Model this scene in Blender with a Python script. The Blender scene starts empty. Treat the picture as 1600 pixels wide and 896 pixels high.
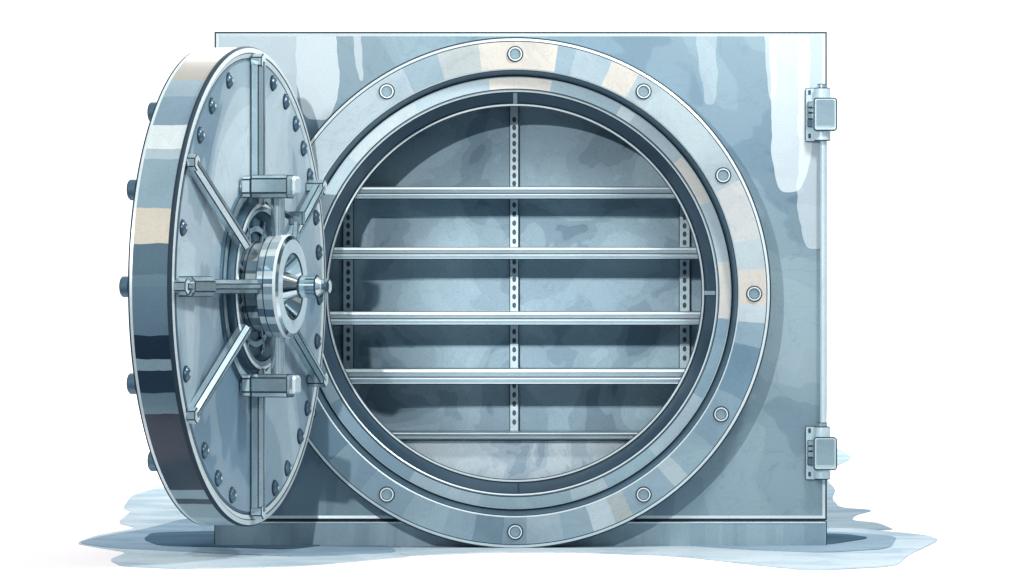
import bpy, math, random
from mathutils import Vector, Matrix
S = 0.0025            # metres per unit; every size below is in units of 2.5 mm
D = 8000.0            # camera distance from the face of the vault
EYE = 407.0
sc = bpy.context.scene
col = sc.collection
random.seed(4)

# ------------------------------------------------------------------ camera
cd = bpy.data.cameras.new("camera"); cam = bpy.data.objects.new("camera", cd); col.objects.link(cam)
cam.location = (0, -D*S, EYE*S); cam.rotation_euler = (math.pi/2, 0, 0)
cd.sensor_width = 36; cd.lens = 36*D/1600; cd.clip_start = 0.5; cd.clip_end = 400
sc.camera = cam
sc.render.resolution_x = 1024; sc.render.resolution_y = 573
sc.view_settings.view_transform = 'Standard'; sc.view_settings.look = 'None'
sc.view_settings.exposure = 0.0; sc.view_settings.gamma = 1.0

# ------------------------------------------------------------------ colour helpers
def lin(c):
    return tuple(((v/255)/12.92 if v/255 <= .04045 else ((v/255+.055)/1.055)**2.4) for v in c[:3]) + (1,)

# ------------------------------------------------------------------ world: a white studio behind, cooler bands in front, made up for metal reflections
w = bpy.data.worlds.new("World"); sc.world = w; w.use_nodes = True
nt = w.node_tree; nt.nodes.clear()
N = nt.nodes.new; L = nt.links.new
out = N('ShaderNodeOutputWorld'); bg = N('ShaderNodeBackground'); L(bg.outputs[0], out.inputs[0])
tc = N('ShaderNodeTexCoord'); sx = N('ShaderNodeSeparateXYZ'); L(tc.outputs['Generated'], sx.inputs[0])
mr = N('ShaderNodeMapRange'); L(sx.outputs[2], mr.inputs[0]); mr.inputs[1].default_value = -1; mr.inputs[2].default_value = 1
rp = N('ShaderNodeValToRGB'); L(mr.outputs[0], rp.inputs[0])
def fill_ramp(rp, stops, interp='LINEAR'):
    cr = rp.color_ramp; cr.interpolation = interp
    while len(cr.elements) > 1: cr.elements.remove(cr.elements[-1])
    cr.elements[0].position = stops[0][0]; cr.elements[0].color = stops[0][1]
    for p, c in stops[1:]:
        e = cr.elements.new(p); e.color = c
refl_bands = [(-1, (70,95,115)), (-.62, (56,80,100)), (-.5, (30,50,70)), (-.36, (34,54,74)), (-.34, (116,142,158)), (-.22, (104,130,148)), (-.20, (36,56,76)), (-.15, (44,66,86)),
        (-.14, (225,232,234)), (-.07, (212,222,226)), (-.06, (110,136,154)), (.02, (176,194,204)), (.03, (140,162,176)), (.08, (140,162,176)), (.09, (150,172,186)), (.18, (140,164,178)), (.19, (236,236,230)),
        (.27, (226,226,218)), (.28, (96,122,140)), (.38, (128,152,168)), (.40, (226,222,212)), (.50, (226,222,212)), (.52, (96,120,138)), (.64, (150,170,184)), (.72, (238,240,240)), (1, (232,228,220))]
fill_ramp(rp, [((z+1)/2, lin(c)) for z, c in refl_bands])
xr = N('ShaderNodeMapRange'); L(sx.outputs[0], xr.inputs[0]); xr.inputs[1].default_value = -1; xr.inputs[2].default_value = 1
xp = N('ShaderNodeValToRGB'); L(xr.outputs[0], xp.inputs[0])
fill_ramp(xp, [((x+1)/2, (v, v, v, 1)) for x, v in [(-1, .8), (-.82, .8), (-.8, 2.0), (-.66, 2.0), (-.64, .75), (-.36, .9), (-.34, 1.0), (.2, 1.0), (.22, .55), (.34, .55), (.36, 1.1), (.55, 1.1), (.57, 2.0), (.7, 2.0), (.72, .7), (1, .7)]])
xm = N('ShaderNodeMix'); xm.data_type = 'RGBA'; xm.blend_type = 'MULTIPLY'; xm.inputs['Factor'].default_value = 1; L(rp.outputs[0], xm.inputs['A']); L(xp.outputs[0], xm.inputs['B'])
sb = N('ShaderNodeMapRange'); L(sx.outputs[1], sb.inputs[0]); sb.inputs[1].default_value = .45; sb.inputs[2].default_value = .7
mx = N('ShaderNodeMix'); mx.data_type = 'RGBA'; L(sb.outputs[0], mx.inputs['Factor']); L(xm.outputs['Result'], mx.inputs['A']); mx.inputs['B'].default_value = (1.7,1.7,1.7,1)
L(mx.outputs['Result'], bg.inputs[0]); bg.inputs[1].default_value = .9

# ------------------------------------------------------------------ lamps
def lamp(name, loc, target, size, power, color=(1,1,1)):
    d = bpy.data.lights.new(name, 'AREA'); d.shape = 'DISK'; d.size = size; d.energy = power; d.color = color
    o = bpy.data.objects.new(name, d); col.objects.link(o); o.location = loc
    o.rotation_euler = (Vector(target)-Vector(loc)).to_track_quat('-Z', 'Y').to_euler()
    return o
lamp('key_lamp', (-1.9, -7.6, 3.15), (0.1, 0, 1.0), .11, 285, (1, .99, .98))
lamp('top_fill', (0.35, -1.5, 3.1), (0.1, 0, 1.3), 1.0, 6, (1, .98, .95))  # unseen fill added to brighten the upper front
lamp('side_fill', (1.7, -1.7, 3.3), (-.9, -.9, 1.5), .5, 88, (1, .99, .97))  # unseen fill added for the open door's face
sp = bpy.data.lights.new('interior_fill_spot', 'SPOT'); sp.energy = 2000; sp.spot_size = math.radians(9.6); sp.spot_blend = 1.0; sp.shadow_soft_size = .06; sp.color = (1, .99, .98)  # unseen spot added to pool light inside the opening
spo = bpy.data.objects.new('interior_fill_spot', sp); col.objects.link(spo); spo.location = (-1.9, -7.4, 2.9); spo.rotation_euler = (Vector((.02, 0, 1.0))-spo.location).to_track_quat('-Z', 'Y').to_euler()
lamp('floor_fill', (0.0, 15.0, 9), (0, 15.0, 0), 10, 2600)  # unseen lamp added to whiten the floor behind

# ------------------------------------------------------------------ materials
TEAL = (.905, .94, .945)
def tl(c): return lin((c[0]*.935, c[1]*.945, c[2]*.955)) if c[0] > c[2] else lin(tuple(v*k for v, k in zip(c, TEAL)))
def mat(name, base=(170,190,200), bands=None, wash=.22, scale=2.2, grain=.05, metal=.0, rough=.45, edge=.16,
        tint=(80,122,152), off=(0,0,0), drips=None, streak=None, bump=.0, spec=.5):
    m = bpy.data.materials.new(name); m.use_nodes = True
    t = m.node_tree; N = t.nodes.new; L = t.links.new
    b = t.nodes['Principled BSDF']
    b.inputs['Metallic'].default_value = metal; b.inputs['Roughness'].default_value = rough
    b.inputs['Specular IOR Level'].default_value = spec
    tc = N('ShaderNodeTexCoord'); P = tc.outputs['Object']
    mo = N('ShaderNodeMapping'); mo.inputs['Location'].default_value = off; L(P, mo.inputs[0]); PO = mo.outputs[0]
    def math_(op, a, c=None, clamp=False):
        n = N('ShaderNodeMath'); n.operation = op; n.use_clamp = clamp
        for i, v in enumerate((a, c)):
            if v is None: continue
            if isinstance(v, (int, float)): n.inputs[i].default_value = v
            else: L(v, n.inputs[i])
        return n.outputs[0]
    def mix(f, a, c, bt='MIX'):
        n = N('ShaderNodeMix'); n.data_type = 'RGBA'; n.blend_type = bt
        for k, v in (('Factor', f), ('A', a), ('B', c)):
            if isinstance(v, (int, float, tuple)): n.inputs[k].default_value = v
            else: L(v, n.inputs[k])
        return n.outputs['Result']
    def noise(sc_, det=4, dist=0.6, vec=None, rgh=.5):
        n = N('ShaderNodeTexNoise'); n.inputs['Scale'].default_value = sc_; n.inputs['Detail'].default_value = det
        n.inputs['Distortion'].default_value = dist; n.inputs['Roughness'].default_value = rgh; L(vec or PO, n.inputs['Vector'])
        return n.outputs['Fac']
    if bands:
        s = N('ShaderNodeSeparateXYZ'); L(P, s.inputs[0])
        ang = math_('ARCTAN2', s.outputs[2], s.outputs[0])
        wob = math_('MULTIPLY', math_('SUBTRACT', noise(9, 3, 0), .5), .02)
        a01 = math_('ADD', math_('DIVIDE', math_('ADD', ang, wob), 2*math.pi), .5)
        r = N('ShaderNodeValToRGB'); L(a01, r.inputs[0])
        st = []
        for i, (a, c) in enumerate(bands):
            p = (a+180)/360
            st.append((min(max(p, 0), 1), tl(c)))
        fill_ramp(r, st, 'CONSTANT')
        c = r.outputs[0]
    else:
        c = tl(base)
    # pigment washes: hard-edged pools with a darker line where each pool dried
    n1 = noise(scale, 3.2, .7)
    r = N('ShaderNodeValToRGB'); L(n1, r.inputs[0])
    k = wash
    def g(v): return (v, v, v, 1)
    fill_ramp(r, [(0, g(1)), (.40, g(1)), (.408, g(.72)), (.47, g(.66)), (.476, g(.40)), (.54, g(.36)), (.546, g(.16)), (.63, g(.10)), (.636, g(0))])
    pool = mix(math_('MULTIPLY', r.outputs[0], k), (1, 1, 1, 1), lin(tint))
    c = mix(1.0, c, pool, 'MULTIPLY')
    if edge:
        n2 = noise(scale*1.7, 6, 1.6)
        r2 = N('ShaderNodeValToRGB'); L(n2, r2.inputs[0])
        fill_ramp(r2, [(0, g(0)), (.438, g(0)), (.446, g(1)), (.449, g(.25)), (.47, g(0)), (.553, g(0)), (.561, g(.8)), (.564, g(.2)), (.59, g(0))])
        c = mix(math_('MULTIPLY', r2.outputs[0], edge), c, lin((60, 88, 112)))
        n3 = noise(scale*.55, 2, .3)
        mrr = N('ShaderNodeMapRange'); L(n3, mrr.inputs[0]); mrr.inputs[1].default_value = .35; mrr.inputs[2].default_value = .68
        c = mix(math_('MULTIPLY', mrr.outputs[0], k*.45), c, lin(tint))
    if streak:
        mp = N('ShaderNodeMapping'); mp.inputs['Scale'].default_value = streak; L(P, mp.inputs[0])
        n4 = noise(1, 3, 0, mp.outputs[0])
        r4 = N('ShaderNodeValToRGB'); L(n4, r4.inputs[0])
        fill_ramp(r4, [(0, g(1)), (.44, g(1)), (.45, g(.5)), (.52, g(.5)), (.53, g(0))])
        c = mix(math_('MULTIPLY', r4.outputs[0], .35), c, lin((104, 130, 146)))
    if drips:
        s = N('ShaderNodeSeparateXYZ'); L(P, s.inputs[0])
        jit = math_('MULTIPLY', math_('SUBTRACT', noise(5, 2, 0), .5), .07)
        X = math_('ADD', s.outputs[0], jit); Z = math_('ADD', s.outputs[2], jit)
        for (dx, dw, dz0, amt) in drips:
            u = math_('DIVIDE', math_('ABSOLUTE', math_('SUBTRACT', X, dx*S)), dw*S)
            low = math_('ADD', math_('MULTIPLY', math_('POWER', u, 4), 60*S), dz0*S)
            inside = math_('MULTIPLY', math_('LESS_THAN', u, 1.0), math_('GREATER_THAN', Z, low))
            c = mix(math_('MULTIPLY', inside, amt), c, lin((218, 228, 232)))
    gr = noise(170, 2, 0)
    mg = N('ShaderNodeMapRange'); L(gr, mg.inputs[0]); mg.inputs[1].default_value = .3; mg.inputs[2].default_value = .7
    mg.inputs[3].default_value = 1-grain*1.6; mg.inputs[4].default_value = 1+grain
    gc = N('ShaderNodeCombineColor')
    for i in range(3): L(mg.outputs[0], gc.inputs[i])
    c = mix(1.0, c, gc.outputs[0], 'MULTIPLY')
    L(c, b.inputs['Base Color'])
    if bump:
        bn = N('ShaderNodeBump'); bn.inputs['Strength'].default_value = bump; bn.inputs['Distance'].default_value = .002
        L(noise(28, 4, .4), bn.inputs['Height']); L(bn.outputs[0], b.inputs['Normal'])
    return m

INK = mat('ink_dark_edge', (44,62,76), wash=.1, edge=0, rough=.6, spec=.2)
LITE = mat('bright_edge', (232,238,240), wash=.08, edge=0, metal=.2, rough=.35)  # edge highlights painted as pale strips
BO = (6.6, 0, 2.2); DO = 3.1; PO_ = (5.3,0,3.7)
PANEL = mat('washed_steel_plate', (162,180,188), wash=.68, scale=1.5, edge=.24, off=PO_, metal=.1, rough=.5,
            drips=[(-308,32,270,.6), (-242,6,330,.45), (430,32,160,.6), (468,26,70,.45), (300,14,290,.22), (400,9,300,.4), (-400,60,200,.4)])
SIDE = mat('safe_side_steel', (150,172,186), metal=.2)
PLINTH = mat('plinth_steel', (172,190,200), wash=.3, scale=2, metal=.2, rough=.4, streak=(9,1,.4))
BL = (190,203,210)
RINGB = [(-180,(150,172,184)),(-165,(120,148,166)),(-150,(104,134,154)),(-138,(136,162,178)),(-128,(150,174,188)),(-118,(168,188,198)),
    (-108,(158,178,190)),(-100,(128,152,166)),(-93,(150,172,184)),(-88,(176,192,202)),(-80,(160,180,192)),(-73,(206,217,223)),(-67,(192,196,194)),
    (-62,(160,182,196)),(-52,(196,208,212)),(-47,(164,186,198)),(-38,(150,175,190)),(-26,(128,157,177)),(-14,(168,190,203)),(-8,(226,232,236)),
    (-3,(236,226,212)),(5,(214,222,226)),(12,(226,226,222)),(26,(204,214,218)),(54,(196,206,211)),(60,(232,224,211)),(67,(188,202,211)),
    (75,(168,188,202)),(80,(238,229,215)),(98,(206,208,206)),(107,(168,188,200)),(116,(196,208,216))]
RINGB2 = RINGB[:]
RINGL = mat('ring_painted_reflections', bands=[(a, tuple(v*.93 for v in c)) for a, c in RINGB2], wash=.22, scale=3.0, edge=.22, metal=.15, rough=.42)  # metal reflections painted as coloured wedges round the ring
STEP = mat('step_painted_reflections', bands=[(-180,(170,190,200)),(-150,(140,165,180)),(-120,(176,192,200)),(-100,(160,180,190)),(-75,(190,202,208)),(-66,(160,182,194)),(-50,(186,200,208)),  # wedge tones paint the reflections on the step
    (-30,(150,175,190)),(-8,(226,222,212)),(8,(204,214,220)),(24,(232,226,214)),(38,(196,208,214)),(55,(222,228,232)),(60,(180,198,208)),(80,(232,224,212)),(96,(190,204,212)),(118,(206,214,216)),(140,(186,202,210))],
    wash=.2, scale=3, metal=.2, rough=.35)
GROOVE = mat('groove_dark_steel', (92,120,138), wash=.35, scale=2.2, metal=.3, rough=.4)
BOLTF = mat('bolt_face_steel', (150,170,180), wash=.3, scale=9, edge=.1, metal=.3)
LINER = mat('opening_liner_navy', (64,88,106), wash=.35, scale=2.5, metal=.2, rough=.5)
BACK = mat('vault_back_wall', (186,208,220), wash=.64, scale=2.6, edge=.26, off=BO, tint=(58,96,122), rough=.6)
PALE = mat('bright_bay_colour', (240,245,247), wash=.6, scale=5, edge=.2, rough=.6)
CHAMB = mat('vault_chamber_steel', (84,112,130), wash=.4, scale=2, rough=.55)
SHELF = mat('shelf_steel', (172,190,200), wash=.2, scale=2.2, edge=.1, metal=.45, rough=.3)
POST = mat('post_steel', (214,228,234), wash=.15, scale=3, metal=.2, rough=.4)
HOLE = mat('slot_dark', (52,74,90), wash=.1, edge=0)
DFACE = mat('door_face_steel', (222,232,238), wash=.75, scale=1.3, edge=.22, metal=.15, rough=.4, tint=(78,122,150), off=(DO,0,DO*1.3))
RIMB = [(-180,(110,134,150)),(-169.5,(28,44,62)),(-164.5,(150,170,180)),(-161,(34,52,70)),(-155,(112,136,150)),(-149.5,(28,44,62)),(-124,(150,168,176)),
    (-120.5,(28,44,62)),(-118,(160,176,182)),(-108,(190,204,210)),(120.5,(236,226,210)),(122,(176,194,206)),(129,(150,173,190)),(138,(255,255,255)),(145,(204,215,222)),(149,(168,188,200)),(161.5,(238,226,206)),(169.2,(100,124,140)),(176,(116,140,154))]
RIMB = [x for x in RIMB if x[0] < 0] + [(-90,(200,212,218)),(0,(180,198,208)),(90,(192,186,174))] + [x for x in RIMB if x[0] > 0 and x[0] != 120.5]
RIM = mat('rim_painted_reflections', bands=RIMB, wash=.15, scale=3, edge=.12, metal=.15, rough=.3)  # reflection bands painted into the rim's colour
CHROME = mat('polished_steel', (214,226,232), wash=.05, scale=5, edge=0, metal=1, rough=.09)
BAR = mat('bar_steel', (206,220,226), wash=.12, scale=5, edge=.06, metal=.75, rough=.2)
DRUM = mat('drum_painted_reflections', bands=[(-180,(150,172,184)),(-172,(200,214,220)),(-166,(168,188,198)),(-156,(84,112,132)),(-146,(208,220,226)),(-136,(120,146,162)),(-120,(180,196,205)),(-60,(150,172,184)),(0,(200,212,218)),(60,(170,190,200)),(100,(228,234,236)),(122,(196,210,218)),(134,(236,240,240)),(144,(150,172,186)),(158,(110,136,152)),(162,(214,224,228)),(171,(92,118,136)),(176,(226,232,234))],  # polished stripes are reflections painted by angle
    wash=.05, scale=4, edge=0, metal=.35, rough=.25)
DARKM = mat('blued_steel', (92,118,136), wash=.3, scale=8, edge=.1, metal=.5, rough=.3)
HUBD = mat('recess_steel', (104,132,150), wash=.35, scale=4, metal=.35, rough=.35)
FLOOR = mat('white_floor', (277,267,266), wash=0.0, edge=0, grain=.01, rough=.9, spec=.0)

# ------------------------------------------------------------------ mesh collector: local frame x right, y up, z towards the viewer
class MB:
    def __init__(s): s.v = []; s.f = []; s.m = []; s.sm = []; s.mats = []
    def mi(s, m):
        if m not in s.mats: s.mats.append(m)
        return s.mats.index(m)
    def add(s, vs, fs, ms, smooth=False, T=None):
        o = len(s.v)
        for p in vs:
            p = Vector(p)
            if T is not None: p = T @ p
            s.v.append((p.x*S, -p.z*S, p.y*S))
        for f, m in zip(fs, ms):
            s.f.append([i+o for i in f]); s.m.append(s.mi(m)); s.sm.append(smooth)
    def lathe(s, prof, mats, seg=96, T=None, a0=0, a1=2*math.pi):
        full = abs(a1-a0-2*math.pi) < 1e-6
        for k, m in enumerate(mats):
            if m is None: continue
            (r0, z0), (r1, z1) = prof[k], prof[k+1]
            n = seg if full else seg+1
            vs = []
            for r, z in ((r0, z0), (r1, z1)):
                for i in range(n):
                    a = a0+(a1-a0)*i/seg; vs.append((r*math.cos(a), r*math.sin(a), z))
            fs = []
            for i in range(seg):
                j = (i+1) % n
                fs.append([i, j, n+j, n+i])
            s.add(vs, fs, [m]*len(fs), True, T)
        return s
    def cyl(s, r, z0, z1, m, T=None, seg=32, b=1.2, ink=None, cap=None):
        ink = ink or INK; cap = cap or m
        s.lathe([(.01, z0), (r-b, z0), (r, z0+b), (r, z1-b), (r-b, z1), (.01, z1)], [m, ink, m, ink, cap], seg, T)
        return s
    def prism(s, poly, z0, z1, m, T=None, b=1.2, ink=None, corners=True, cap=None):
        ink = ink or INK; cap = cap or m; n = len(poly)
        pts = []; c = Vector((sum(p[0] for p in poly)/n, sum(p[1] for p in poly)/n))
        for i in range(n):
            p = Vector(poly[i]); q0 = Vector(poly[i-1]); q1 = Vector(poly[(i+1) % n])
            if corners:
                pts.append(p+(q0-p).normalized()*b); pts.append(p+(q1-p).normalized()*b)
            else: pts.append(p)
        k = len(pts)
        ins = []
        for i in range(k):
            p = pts[i]; e0 = (p-pts[i-1]).normalized(); e1 = (pts[(i+1) % k]-p).normalized()
            n0 = Vector((-e0.y, e0.x)); n1 = Vector((-e1.y, e1.x)); nn = (n0+n1).normalized()
            if nn.dot(c-p) < 0: nn = -nn
            ins.append(p+nn*b)
        vs = [(p.x, p.y, z0) for p in ins]+[(p.x, p.y, z0+b) for p in pts]+[(p.x, p.y, z1-b) for p in pts]+[(p.x, p.y, z1) for p in ins]
        fs = []; ms = []
        for lv in range(3):
            for i in range(k):
                j = (i+1) % k
                fs.append([lv*k+i, lv*k+j, (lv+1)*k+j, (lv+1)*k+i])
                if lv != 1: ms.append(ink)
                else: ms.append(ink if (corners and i % 2 == 0) else m)
        fs.append(list(range(k))); ms.append(m)
        fs.append([3*k+i for i in range(k)]); ms.append(cap)
        s.add(vs, fs, ms, False, T)
        return s
    def box(s, x0, x1, y0, y1, z0, z1, m, T=None, b=1.2, ink=None, cap=None):
        return s.prism([(x0, y0), (x1, y0), (x1, y1), (x0, y1)], z0, z1, m, T, b, ink, True, cap)
    def dome(s, r, h, z, m, T=None, seg=20, rim=INK):
        prof = [(r*1.18, z), (r*1.12, z+h*.25), (r, z+h*.3)]; ms = [rim, rim]
        for i in range(1, 6):
            a = i/5*math.pi/2; prof.append((max(r*math.cos(a), .01), z+h*.3+h*.7*math.sin(a))); ms.append(m)
        o = s.lathe(prof, ms, seg, T); return o
    def sweepx(s, prof, mats, x0, x1, T=None):      # profile points (y, z) swept along x
        for k, m in enumerate(mats):
            (ya, za), (yb, zb) = prof[k], prof[(k+1) % len(prof)]
            s.add([(x0, ya, za), (x1, ya, za), (x1, yb, zb), (x0, yb, zb)], [[0, 1, 2, 3]], [m], False, T)
        for x in (x0, x1):
            s.add([(x, y, z) for y, z in prof], [list(range(len(prof)))], [mats[0]], False, T)
        return s
    def build(s, name, parent=None, loc=(0, 0, 0), rot=0):
        me = bpy.data.meshes.new(name); me.from_pydata(s.v, [], s.f); me.validate()
        for m in s.mats: me.materials.append(m)
        for i, p in enumerate(me.polygons): p.material_index = s.m[i]; p.use_smooth = s.sm[i]
        import bmesh
        bm = bmesh.new(); bm.from_mesh(me); bmesh.ops.remove_doubles(bm, verts=bm.verts, dist=1e-7) if False else None
        bmesh.ops.recalc_face_normals(bm, faces=bm.faces); bm.to_mesh(me); bm.free()
        o = bpy.data.objects.new(name, me); col.objects.link(o)
        x, y, z = loc; o.location = (x*S, -z*S, y*S); o.rotation_euler = (0, 0, rot)
        if parent: o.parent = parent
        return o
def TR(x=0, y=0, z=0): return Matrix.Translation((x, y, z))
def aim(p, q):      # frame at p whose z axis runs to q
    p = Vector(p); q = Vector(q); return Matrix.Translation(p) @ (q-p).to_track_quat('Z', 'Y').to_matrix().to_4x4(), (q-p).length

# ------------------------------------------------------------------ setting
def structure(o): o['kind'] = 'structure'; return o
f = MB(); f.add([(-2600, 0, -9000), (2600, 0, -9000), (2600, 0, 760), (-2600, 0, 760)], [[0, 1, 2, 3]], [FLOOR]); structure(f.build('floor'))
def floor_pt(px, py):      # a spot on the floor, as read off the picture
    dist = EYE*D/(py-448.0); return ((px-800)*dist/D, D-dist)
def shadow_wash(pts, color, h, wash=.4, tint=(150,176,196)):  # painted ground shadow: a thin blue-grey sheet laid on the floor
    m = mat('painted_floor_shadow', color, wash=wash, scale=2.6, edge=.25, rough=.95, spec=0, tint=tint)
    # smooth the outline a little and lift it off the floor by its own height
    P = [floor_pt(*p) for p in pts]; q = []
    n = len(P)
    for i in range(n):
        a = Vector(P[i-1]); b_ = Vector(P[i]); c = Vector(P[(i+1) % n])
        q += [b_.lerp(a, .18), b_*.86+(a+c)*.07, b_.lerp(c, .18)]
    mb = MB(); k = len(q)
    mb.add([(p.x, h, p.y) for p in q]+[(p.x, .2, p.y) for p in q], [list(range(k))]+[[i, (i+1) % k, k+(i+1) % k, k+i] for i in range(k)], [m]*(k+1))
    return structure(mb.build('floor_shadow'))
shadow_wash([(118,850),(150,838),(215,826),(183,818),(205,800),(192,795),(205,775),(250,762),(300,758),(345,770),(420,800),(665,835),(665,868),(480,885),(380,888),(280,890),(190,886),(170,876),(200,864),(150,856)], (224,232,239), 1.2)
shadow_wash([(120,850),(160,840),(230,828),(290,812),(360,812),(500,835),(640,864),(480,872),(360,868),(250,862),(170,858)], (168,186,202), 2.4)
shadow_wash([(224,846),(236,836),(290,834),(420,832),(560,845),(460,862),(340,858),(250,856)], (82,108,128), 3.6)
shadow_wash([(625,852),(625,870),(760,864),(900,864),(1060,870),(1180,884),(1270,893),(1400,886),(1420,868),(1468,845),(1450,838),(1330,826),(1150,830),(900,835)], (224,232,239), 1.7)
shadow_wash([(1000,850),(1180,862),(1290,866),(1390,860),(1402,840),(1300,834),(1180,834)], (168,186,202), 2.9)
shadow_wash([(1180,852),(1290,855),(1362,844),(1320,838),(1200,836)], (82,108,128), 4.1)
shadow_wash([(1200,824),(1400,830),(1372,818),(1330,814),(1336,806),(1366,798),(1312,794),(1300,780),(1306,766),(1293,752),(1295,735),(1334,716),(1312,702),(1290,700),(1200,720)], (176,188,198), 1.2)

# ------------------------------------------------------------------ the vault
CX, CZ = 5.0, EYE-10.0         # centre of the round opening
vault = bpy.data.objects.new('bank_vault', None); col.objects.link(vault); vault.location = (CX*S, 0, 0)
vault['label'] = 'blue grey steel bank vault with its round door swung open on empty shelves'; vault['category'] = 'vault'
OX0, OX1, TOPZ = -470.0, 487.0, 805.0
# body: front plate with a round opening, sides, top and back, measured from the centre of the opening
b = MB(); x0, x1, y0, y1 = OX0, OX1, 42-CZ, TOPZ-CZ
R0 = 380
seg = 128; pts = []
def on_rect(a):
    c, s_ = math.cos(a), math.sin(a); t = []
    if c > 1e-9: t.append(x1/c)
    if c < -1e-9: t.append(x0/c)
    if s_ > 1e-9: t.append(y1/s_)
    if s_ < -1e-9: t.append(y0/s_)
    k = min(t); return (k*c, k*s_)
angs = sorted([2*math.pi*i/seg for i in range(seg)]+[math.atan2(y, x) % (2*math.pi) for x in (x0, x1) for y in (y0, y1)])
e = 7.0
vs = []; fs = []; ms = []
n = len(angs)
for a in angs: vs.append((R0*math.cos(a), R0*math.sin(a), 0))
sx_, sy_ = (x1-x0-2*e)/(x1-x0), (y1-y0-2*e)/(y1-y0); mx_, my_ = (x0+x1)/2, (y0+y1)/2
for a in angs:
    x, y = on_rect(a); vs.append((mx_+(x-mx_)*sx_, my_+(y-my_)*sy_, 0))
for i in range(n): fs.append([i, (i+1) % n, n+(i+1) % n, n+i]); ms.append(PANEL)
b.add(vs, fs, ms)
def frame_band(b, X0, X1, Y0, Y1, d0, z0, d1, z1, m):   # one mitred band round the plate, inset d0 -> d1
    A = [(X0+d0, Y0+d0), (X1-d0, Y0+d0), (X1-d0, Y1-d0), (X0+d0, Y1-d0)]; B = [(X0+d1, Y0+d1), (X1-d1, Y0+d1), (X1-d1, Y1-d1), (X0+d1, Y1-d1)]
    for i in range(4):
        j = (i+1) % 4
        b.add([(*A[i], z0), (*A[j], z0), (*B[j], z1), (*B[i], z1)], [[0, 1, 2, 3]], [m])
frame_band(b, x0, x1, y0, y1, e, 0, 2.6, .6, LITE)
frame_band(b, x0, x1, y0, y1, 2.6, .6, 0, 0, INK)
DEP = -360
b.add([(x0, y0, 0), (x1, y0, 0), (x1, y1, 0), (x0, y1, 0), (x0, y0, DEP), (x1, y0, DEP), (x1, y1, DEP), (x0, y1, DEP)],
      [[0, 1, 5, 4], [1, 2, 6, 5], [2, 3, 7, 6], [3, 0, 4, 7], [4, 5, 6, 7]], [SIDE]*5)
body = b.build('body', vault, (0, CZ, 0))
b = MB(); b.box(OX0, OX1, 0, 41, DEP, 5, PLINTH, b=1.6); b.box(OX0+2, OX1-2, 37, 39.6, 4, 6.2, LITE, b=.6, ink=LITE)
b.build('plinth', vault)

# ring frame round the opening
ZR = 62
b = MB()
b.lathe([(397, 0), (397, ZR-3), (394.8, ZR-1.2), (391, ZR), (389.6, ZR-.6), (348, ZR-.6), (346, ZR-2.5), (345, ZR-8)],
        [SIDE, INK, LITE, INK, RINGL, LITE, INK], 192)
b.build('ring_frame', vault, (0, CZ, 0))
ring = [o for o in vault.children if o.name == 'ring_frame'][0]
b = MB()
b.lathe([(345, ZR-8), (338.5, ZR-34), (336.5, ZR-30), (335, ZR-29), (318, ZR-29), (316.6, ZR-30.5), (315, ZR-29.5), (313, ZR-31), (311.5, ZR-34)],
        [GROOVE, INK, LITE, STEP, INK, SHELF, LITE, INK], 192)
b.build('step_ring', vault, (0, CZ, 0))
b = MB()
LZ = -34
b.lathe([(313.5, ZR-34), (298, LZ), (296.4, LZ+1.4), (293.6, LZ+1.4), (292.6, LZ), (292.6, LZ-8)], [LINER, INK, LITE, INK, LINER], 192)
for a, wd, m in ((90, 3.2, POST), (0, 3.2, POST), (-89, .8, INK)):      # clamps and seam set in the lining
    T = Matrix.Rotation(math.radians(a), 4, 'Z')
    vsx = [(297, -wd, LZ+2.5), (297, wd, LZ+2.5), (312.5, wd, ZR-34.2+1.5), (312.5, -wd, ZR-34.2+1.5)]
    b.add(vsx, [[0, 1, 2, 3]], [m], False, T)
    if wd > 1:
        for s_ in (-1, 1):
            b.add([(297, s_*wd, LZ+2.8), (297, s_*(wd+1), LZ+2.8), (312.5, s_*(wd+1), ZR-32.6), (312.5, s_*wd, ZR-32.6)], [[0, 1, 2, 3]], [INK], False, T)
b.build('opening_liner', vault, (0, CZ, 0))
# bolts sunk in the ring
bb = MB()
bb.lathe([(12.6, -.5), (12, 1.6), (10.6, 3.0), (8.6, 3.0), (7.6, .4), (.01, .4)], [INK, INK, LITE, INK, BOLTF], 28)
proto = None
for a in (90, 57.5, 29.5, -.2, -30.5, -57.5, -90, -122.5, -150, 180, 150, 122.5):
    x, y = 370.5*math.cos(math.radians(a)), 370.5*math.sin(math.radians(a))
    if proto is None: proto = bb.build('ring_bolt', ring, (x, y, ZR)); 
    else:
        c = proto.copy(); col.objects.link(c); c.parent = ring; c.location = (x*S, -ZR*S, y*S)

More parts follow.
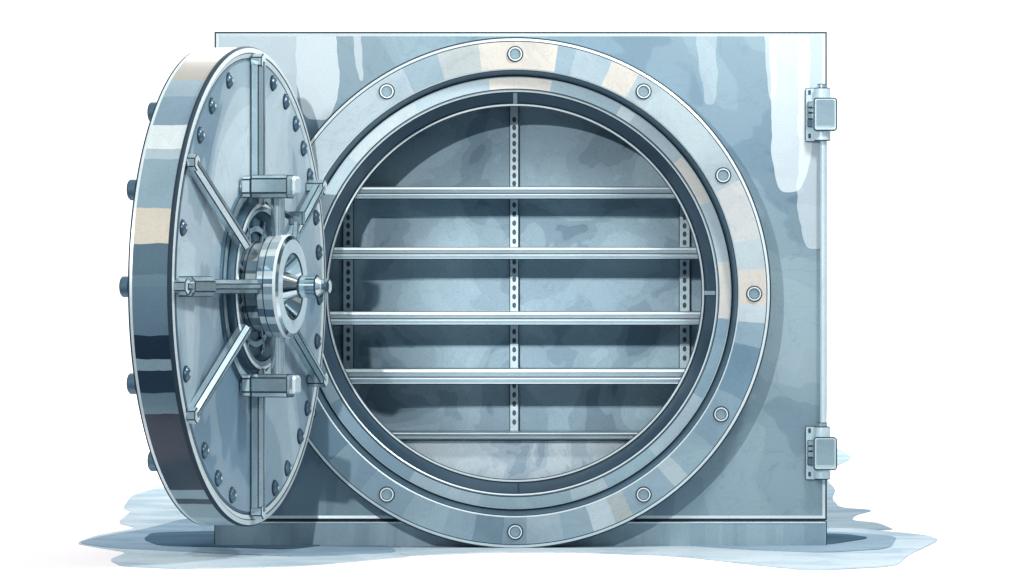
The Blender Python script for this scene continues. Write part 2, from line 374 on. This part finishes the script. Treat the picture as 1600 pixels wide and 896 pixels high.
# chamber behind the opening
BK = -168
b = MB()
W = 312
b.add([(-W, -W, BK), (W, -W, BK), (W, W, BK), (-W, W, BK)], [[0, 1, 2, 3]], [BACK])
b.build('back_wall', vault, (0, CZ, 0))
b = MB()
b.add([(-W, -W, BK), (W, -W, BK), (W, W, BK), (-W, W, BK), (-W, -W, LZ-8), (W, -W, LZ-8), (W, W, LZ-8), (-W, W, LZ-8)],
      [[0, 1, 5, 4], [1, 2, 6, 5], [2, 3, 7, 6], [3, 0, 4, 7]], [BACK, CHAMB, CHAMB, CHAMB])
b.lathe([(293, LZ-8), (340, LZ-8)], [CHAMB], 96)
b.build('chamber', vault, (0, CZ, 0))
def shelf(ytop, ybot):       # heights read from the centre of the opening
    h = ytop-ybot; b = MB(); F = LZ-12
    P = [(ytop, F-4), (ytop-.8, F), (ytop-2.2, F+1.5), (ytop-h*.22, F+2), (ytop-h*.24, F+.5), (ytop-h*.50, F-1), (ytop-h*.54, F-2.5), (ytop-h*.58, F+1),
         (ytop-h*.66, F+2.4), (ytop-h*.86, F+1), (ytop-h*.90, F+2.6), (ybot+1.6, F+3), (ybot+.2, F+1.5), (ybot, F-4)]
    Mt = [INK, LITE, LITE, INK, SHELF, SHELF, INK, LITE, SHELF, SHELF, LITE, INK, INK]
    for k in range(len(P)-1):
        (ya, za), (yb, zb) = P[k], P[k+1]
        b.add([(-W+1, ya, za), (W-1, ya, za), (W-1, yb, zb), (-W+1, yb, zb)], [[0, 1, 2, 3]], [Mt[k]])
    b.box(-W+1, W-1, ytop-3.2, ytop-.4, BK+1, F-3, SHELF, b=.6)
    b.box(-W+1, W-1, ybot, ytop-3.4, F-9, F-5, CHAMB, b=.6)
    return b.build('shelf', vault, (0, CZ, 0))
for yt, yb in ((291, 311), (386, 406), (487, 509), (577, 602), (677, 689)): shelf(458-yt, 458-yb)
def post(x, wd, runs, name='shelf_post', hs=8, m=POST):
    b = MB(); z = BK+2
    b.box(x-wd, x+wd, -W+2, W-2, z, z+7, m, b=1.3)
    for (ya, yb, nn) in runs:
        for i in range(nn):
            y = 458-(ya+(yb-ya)*i/max(nn-1, 1))
            b.lathe([(4.0, 7.05), (3.4, 7.8), (.01, 7.8)], [HOLE, HOLE], 12, TR(x, y, z) @ Matrix.Diagonal((.8, 1.15, 1, 1)))
    return b.build(name, vault, (0, CZ, 0))
b = MB(); b.box(-W+3, W-3, -W, 458-690, LZ-34, LZ-28, PALE, b=.8); b.build('added_bright_panel', vault, (0, CZ, 0))  # added pale plate; its colour stands in for light in the lower bay
post(-1.5, 7.5, [(182, 284, 9), (318, 376, 5), (409, 478, 6), (520, 563, 4), (606, 664, 5)])
post(-266, 9, [(338, 378, 4), (412, 478, 6), (518, 562, 4)])
post(270, 9, [(338, 378, 4), (412, 478, 6), (518, 562, 4)])

# ------------------------------------------------------------------ pressure fittings on the right edge
def rrect(x0, x1, y0, y1, r, k=5):
    p = []
    for cx, cy, a in ((x1-r, y1-r, 0), (x0+r, y1-r, 90), (x0+r, y0+r, 180), (x1-r, y0+r, 270)):
        for i in range(k+1):
            t = math.radians(a+90*i/k); p.append((cx+r*math.cos(t), cy+r*math.sin(t)))
    return p
def fitting(yc, name='hinge'):
    T = None; hx = 0
    p = MB()
    p.box(-21, 0, -44, 40, 2, 7, POST, b=1.2)
    for y in (33, -35): p.box(-16.5, -12.5, y-3.5, y+3.5, 7.02, 8.2, HOLE, b=.4)
    for y, h_ in ((14, 9), (5, 7), (-4, 9), (-15, 12)): p.box(-18, -6, y-h_/2, y+h_/2, 7.02, 14, BAR if y > -10 else GROOVE, b=1)
    o = p.build(name, vault, (OX1-13, yc, 0))
    k = MB()
    T = TR(5, 0, 14) @ Matrix.Rotation(-math.pi/2, 4, 'X')
    k.cyl(13, -43, 40, POST, T, b=1.6); k.cyl(8, 39, 46, BAR, T, b=1.2)
    k.build('knuckle', o)
    c = MB()
    c.prism(rrect(-10, 27, -28, 24, 5), 6, 36, POST, None, 2.0, None, False)
    c.prism(rrect(-7, 24, -21, 22, 4), 35.9, 37.4, SHELF, None, 1.2, LITE, False)
    c.build('hinge_cover', o)
    return o
h1 = fitting(407-(178-448)); h2 = fitting(407-(706-448))
b = MB(); b.cyl(5.2, 190, 640, POST, TR(OX1-6.5, 0, 14) @ Matrix.Rotation(-math.pi/2, 4, 'X'), b=.8); b.build('hinge_rod', vault)

# ------------------------------------------------------------------ the round door, swung open on the left
TH = math.radians(74.1); RD = 356.0
T_ = 63
b = MB()
# outer face, rim, lip, inner face (profile from the back to the front)
b.lathe([(.01, -T_), (RD-6, -T_), (RD+1, -T_), (RD+1, -T_+2.4), (RD, -T_+6)], [SIDE, INK, INK, LITE], 192)
b.lathe([(RD-1.5, -5), (RD+1.5, -3), (RD+1.5, 0), (RD-1, 3), (RD-8, 4), (RD-9.5, 3), (RD-16, 1), (RD-17.5, 1), (RD-21, 2.5), (.01, 2.5)],
        [INK, INK, INK, LITE, INK, LITE, INK, GROOVE, DFACE], 192)
door = b.build('vault_door', vault, (-389.5-CX, EYE, 372), TH)
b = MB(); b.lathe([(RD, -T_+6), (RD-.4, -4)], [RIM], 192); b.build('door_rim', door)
def sub(b, name): return b.build(name, door)
# rivets round the face
rv = MB(); rv.dome(10.6, 7, 0, DARKM, rim=INK); rv.lathe([(2.8, 7.0), (.01, 7.8)], [LITE], 12)  # pale tip paints a glint on each dome
first = None
ra = [72.8, 61, 50.7, 41.3, 32, 19.4, 9.5, -3, -15.3, -25.9, -35.7, -45.6, -59.4, -71.2, -107, -119.3, -132.3, -157, 164.8, 137, 125, 109.5]
for a in ra:
    x, y = 321*math.cos(math.radians(a)), 321*math.sin(math.radians(a))
    if first is None: first = rv.build('rivet', door, (x, y, 2.4))
    else:
        c = first.copy(); col.objects.link(c); c.parent = door; c.location = (x*S, -2.4*S, y*S)
# studs on the outer face, showing past the rim
st = MB(); st.cyl(15.5, 0, 15, HUBD, TR(0, 0, 0) @ Matrix.Rotation(math.pi, 4, 'X'), b=2, cap=DARKM)
first = None
for i in range(-2, 3):
    a = math.radians(180+24.6*i)
    x, y = 339*math.cos(a), 334*math.sin(a)
    if first is None: first = st.build('stud', door, (x, y, -T_))
    else:
        c = first.copy(); col.objects.link(c); c.parent = door; c.location = (x*S, T_*S, y*S)
# radial bars
def bar(a, r_in, r_out, z_in, z_out, wd=8, cap=True, foot=0):
    a = math.radians(a); p = (r_in*math.cos(a), r_in*math.sin(a), z_in); q = (r_out*math.cos(a), r_out*math.sin(a), z_out)
    b = MB(); T, ln = aim(p, q)
    roof = [(-wd, -wd*.75), (wd, -wd*.75), (wd, wd*.35), (wd*.35, wd), (-wd*.35, wd), (-wd, wd*.35)]
    b.prism(roof, 0, ln, BAR, T, 1.1)
    if cap:      # hexagonal bolt head on the end, standing off the face
        hexa = [(12.5*math.cos(math.radians(60*i+30)), 12.5*math.sin(math.radians(60*i+30))) for i in range(6)]
        b.prism(hexa, 3, q[2]+9, BAR, TR(q[0], q[1], 0), 1.3, cap=LITE)
    if foot:
        T2, l2 = aim(Vector(p).lerp(Vector(q), 1-foot/ln), q)
        b.prism([(-wd*1.4, -wd*1.3), (wd*1.4, -wd*1.3), (wd*1.4, wd*.9), (wd*.7, wd*1.5), (-wd*.7, wd*1.5), (-wd*1.4, wd*.9)], 0, l2-12, BAR, T2, 1.3)
    return sub(b, 'spoke')
bar(90, 122, 335, 12, 12, 10.5); bar(-90, 122, 335, 12, 12, 10.5)
bar(148, 116, 336, 24, 8, 10); bar(-147, 116, 340, 24, 8, 10)
bar(30, 112, 305, 24, 22, 9.5); bar(-28, 112, 305, 24, 22, 9.5)
bar(180, 70, 338, 34, 12, 10.5, foot=85); bar(0, 124, 318, 14, 12, 8)
# hub: flange, spoke ring, drum, wheel head, spindle
b = MB()
b.lathe([(150, 2.5), (150, 7), (148.5, 8.5), (136, 8.5), (134.5, 6), (110, 4.5), (66, 4.5)], [HUBD, INK, BAR, INK, HUBD, GROOVE], 96)
b.lathe([(90, 4.6), (90, 9), (82, 9), (82, 4.6)], [HUBD, BAR, GROOVE], 96)
sub(b, 'hub_flange')
b = MB()
b.lathe([(125, 5), (125, 17), (123.5, 19), (119, 20), (112, 19), (110.5, 17), (104, 5)], [HUBD, INK, LITE, BAR, INK, GROOVE], 96)
for i in range(8):
    T = Matrix.Rotation(math.radians(45*i+22), 4, 'Z')
    b.box(64, 106, -4, 4, 5, 9, BAR, T, 1)
sub(b, 'spoke_ring')
b = MB()
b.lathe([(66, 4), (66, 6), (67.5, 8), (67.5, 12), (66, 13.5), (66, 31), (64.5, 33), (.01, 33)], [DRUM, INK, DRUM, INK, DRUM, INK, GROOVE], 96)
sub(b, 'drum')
b = MB()
b.lathe([(58, 33), (75, 33), (77, 35), (77, 44), (76, 45), (78, 46), (78, 60), (76, 64), (70, 67), (50, 67), (48, 65), (30, 50), (12, 54)],
        [DARKM, INK, DRUM, INK, INK, DRUM, LITE, CHROME, POST, INK, CHROME, DARKM], 96)
b.lathe([(.01, 33), (58, 33)], [DARKM], 96)
sub(b, 'wheel_head')
b = MB()
b.lathe([(26, 50), (13, 76), (16.5, 78), (17.5, 104), (15, 106), (10, 112), (.01, 112)], [CHROME, INK, CHROME, INK, BAR, LITE], 40)
b.lathe([(5, 112), (5, 118), (7.5, 118.5), (7.5, 120.5), (.01, 120.6)], [DARKM, INK, DARKM, INK], 20)
sub(b, 'spindle')
# vertical throw bars with cross grips
for s_ in (1, -1):
    b = MB(); T, ln = aim((-10, s_*58, 46), (-10, s_*137, 46)); b.cyl(10.5, 0, ln, BAR, T, b=.9); sub(b, 'throw_bar')
    b = MB()
    T = TR(-44, s_*147, 0) @ Matrix.Diagonal((1.12, 1.12, 1, 1))
    b.prism([(-14, -15), (14, -15), (18, -8), (18, 11), (13, 16), (-13, 16), (-18, 11), (-18, -8)], 22, 78, BAR, T, 1.3)
    b.prism([(-13, -10), (13, -10), (15, -4), (15, 10), (11, 14), (-11, 14), (-15, 10), (-15, -4)], 77.5, 89, BAR, T, 3.2, LITE, False, cap=POST)
    b.prism([(-13, -14), (13, -14), (17, -8), (17, 10), (12, 15), (-12, 15), (-17, 10), (-17, -8)], 7, 21, POST, T, 1.3)
    b.cyl(13, 2, 7, BAR, T, b=1.2)
    sub(b, 'grip')
# little latch lever by the wheel
b = MB(); b.box(34, 48, 92, 112, 48, 70, BAR, b=1.2)
T, ln = aim((38, 96, 60), (18, 50, 62)); b.prism([(-5, -4), (5, -4), (5, 4), (-5, 4)], 0, ln, BAR, T, 1)
T, ln = aim((40, 98, 60), (30, 120, 24)); b.prism([(-4, -4), (4, -4), (4, 4), (-4, 4)], 0, ln, DARKM, T, 1)
sub(b, 'latch_lever')
# hinge arm that carries the door, between its outer edge and the ring
b = MB(); b.box(-448, -402, 250, 560, 12, 30, SIDE, b=1.5); 
b.build('door_hinge', vault)
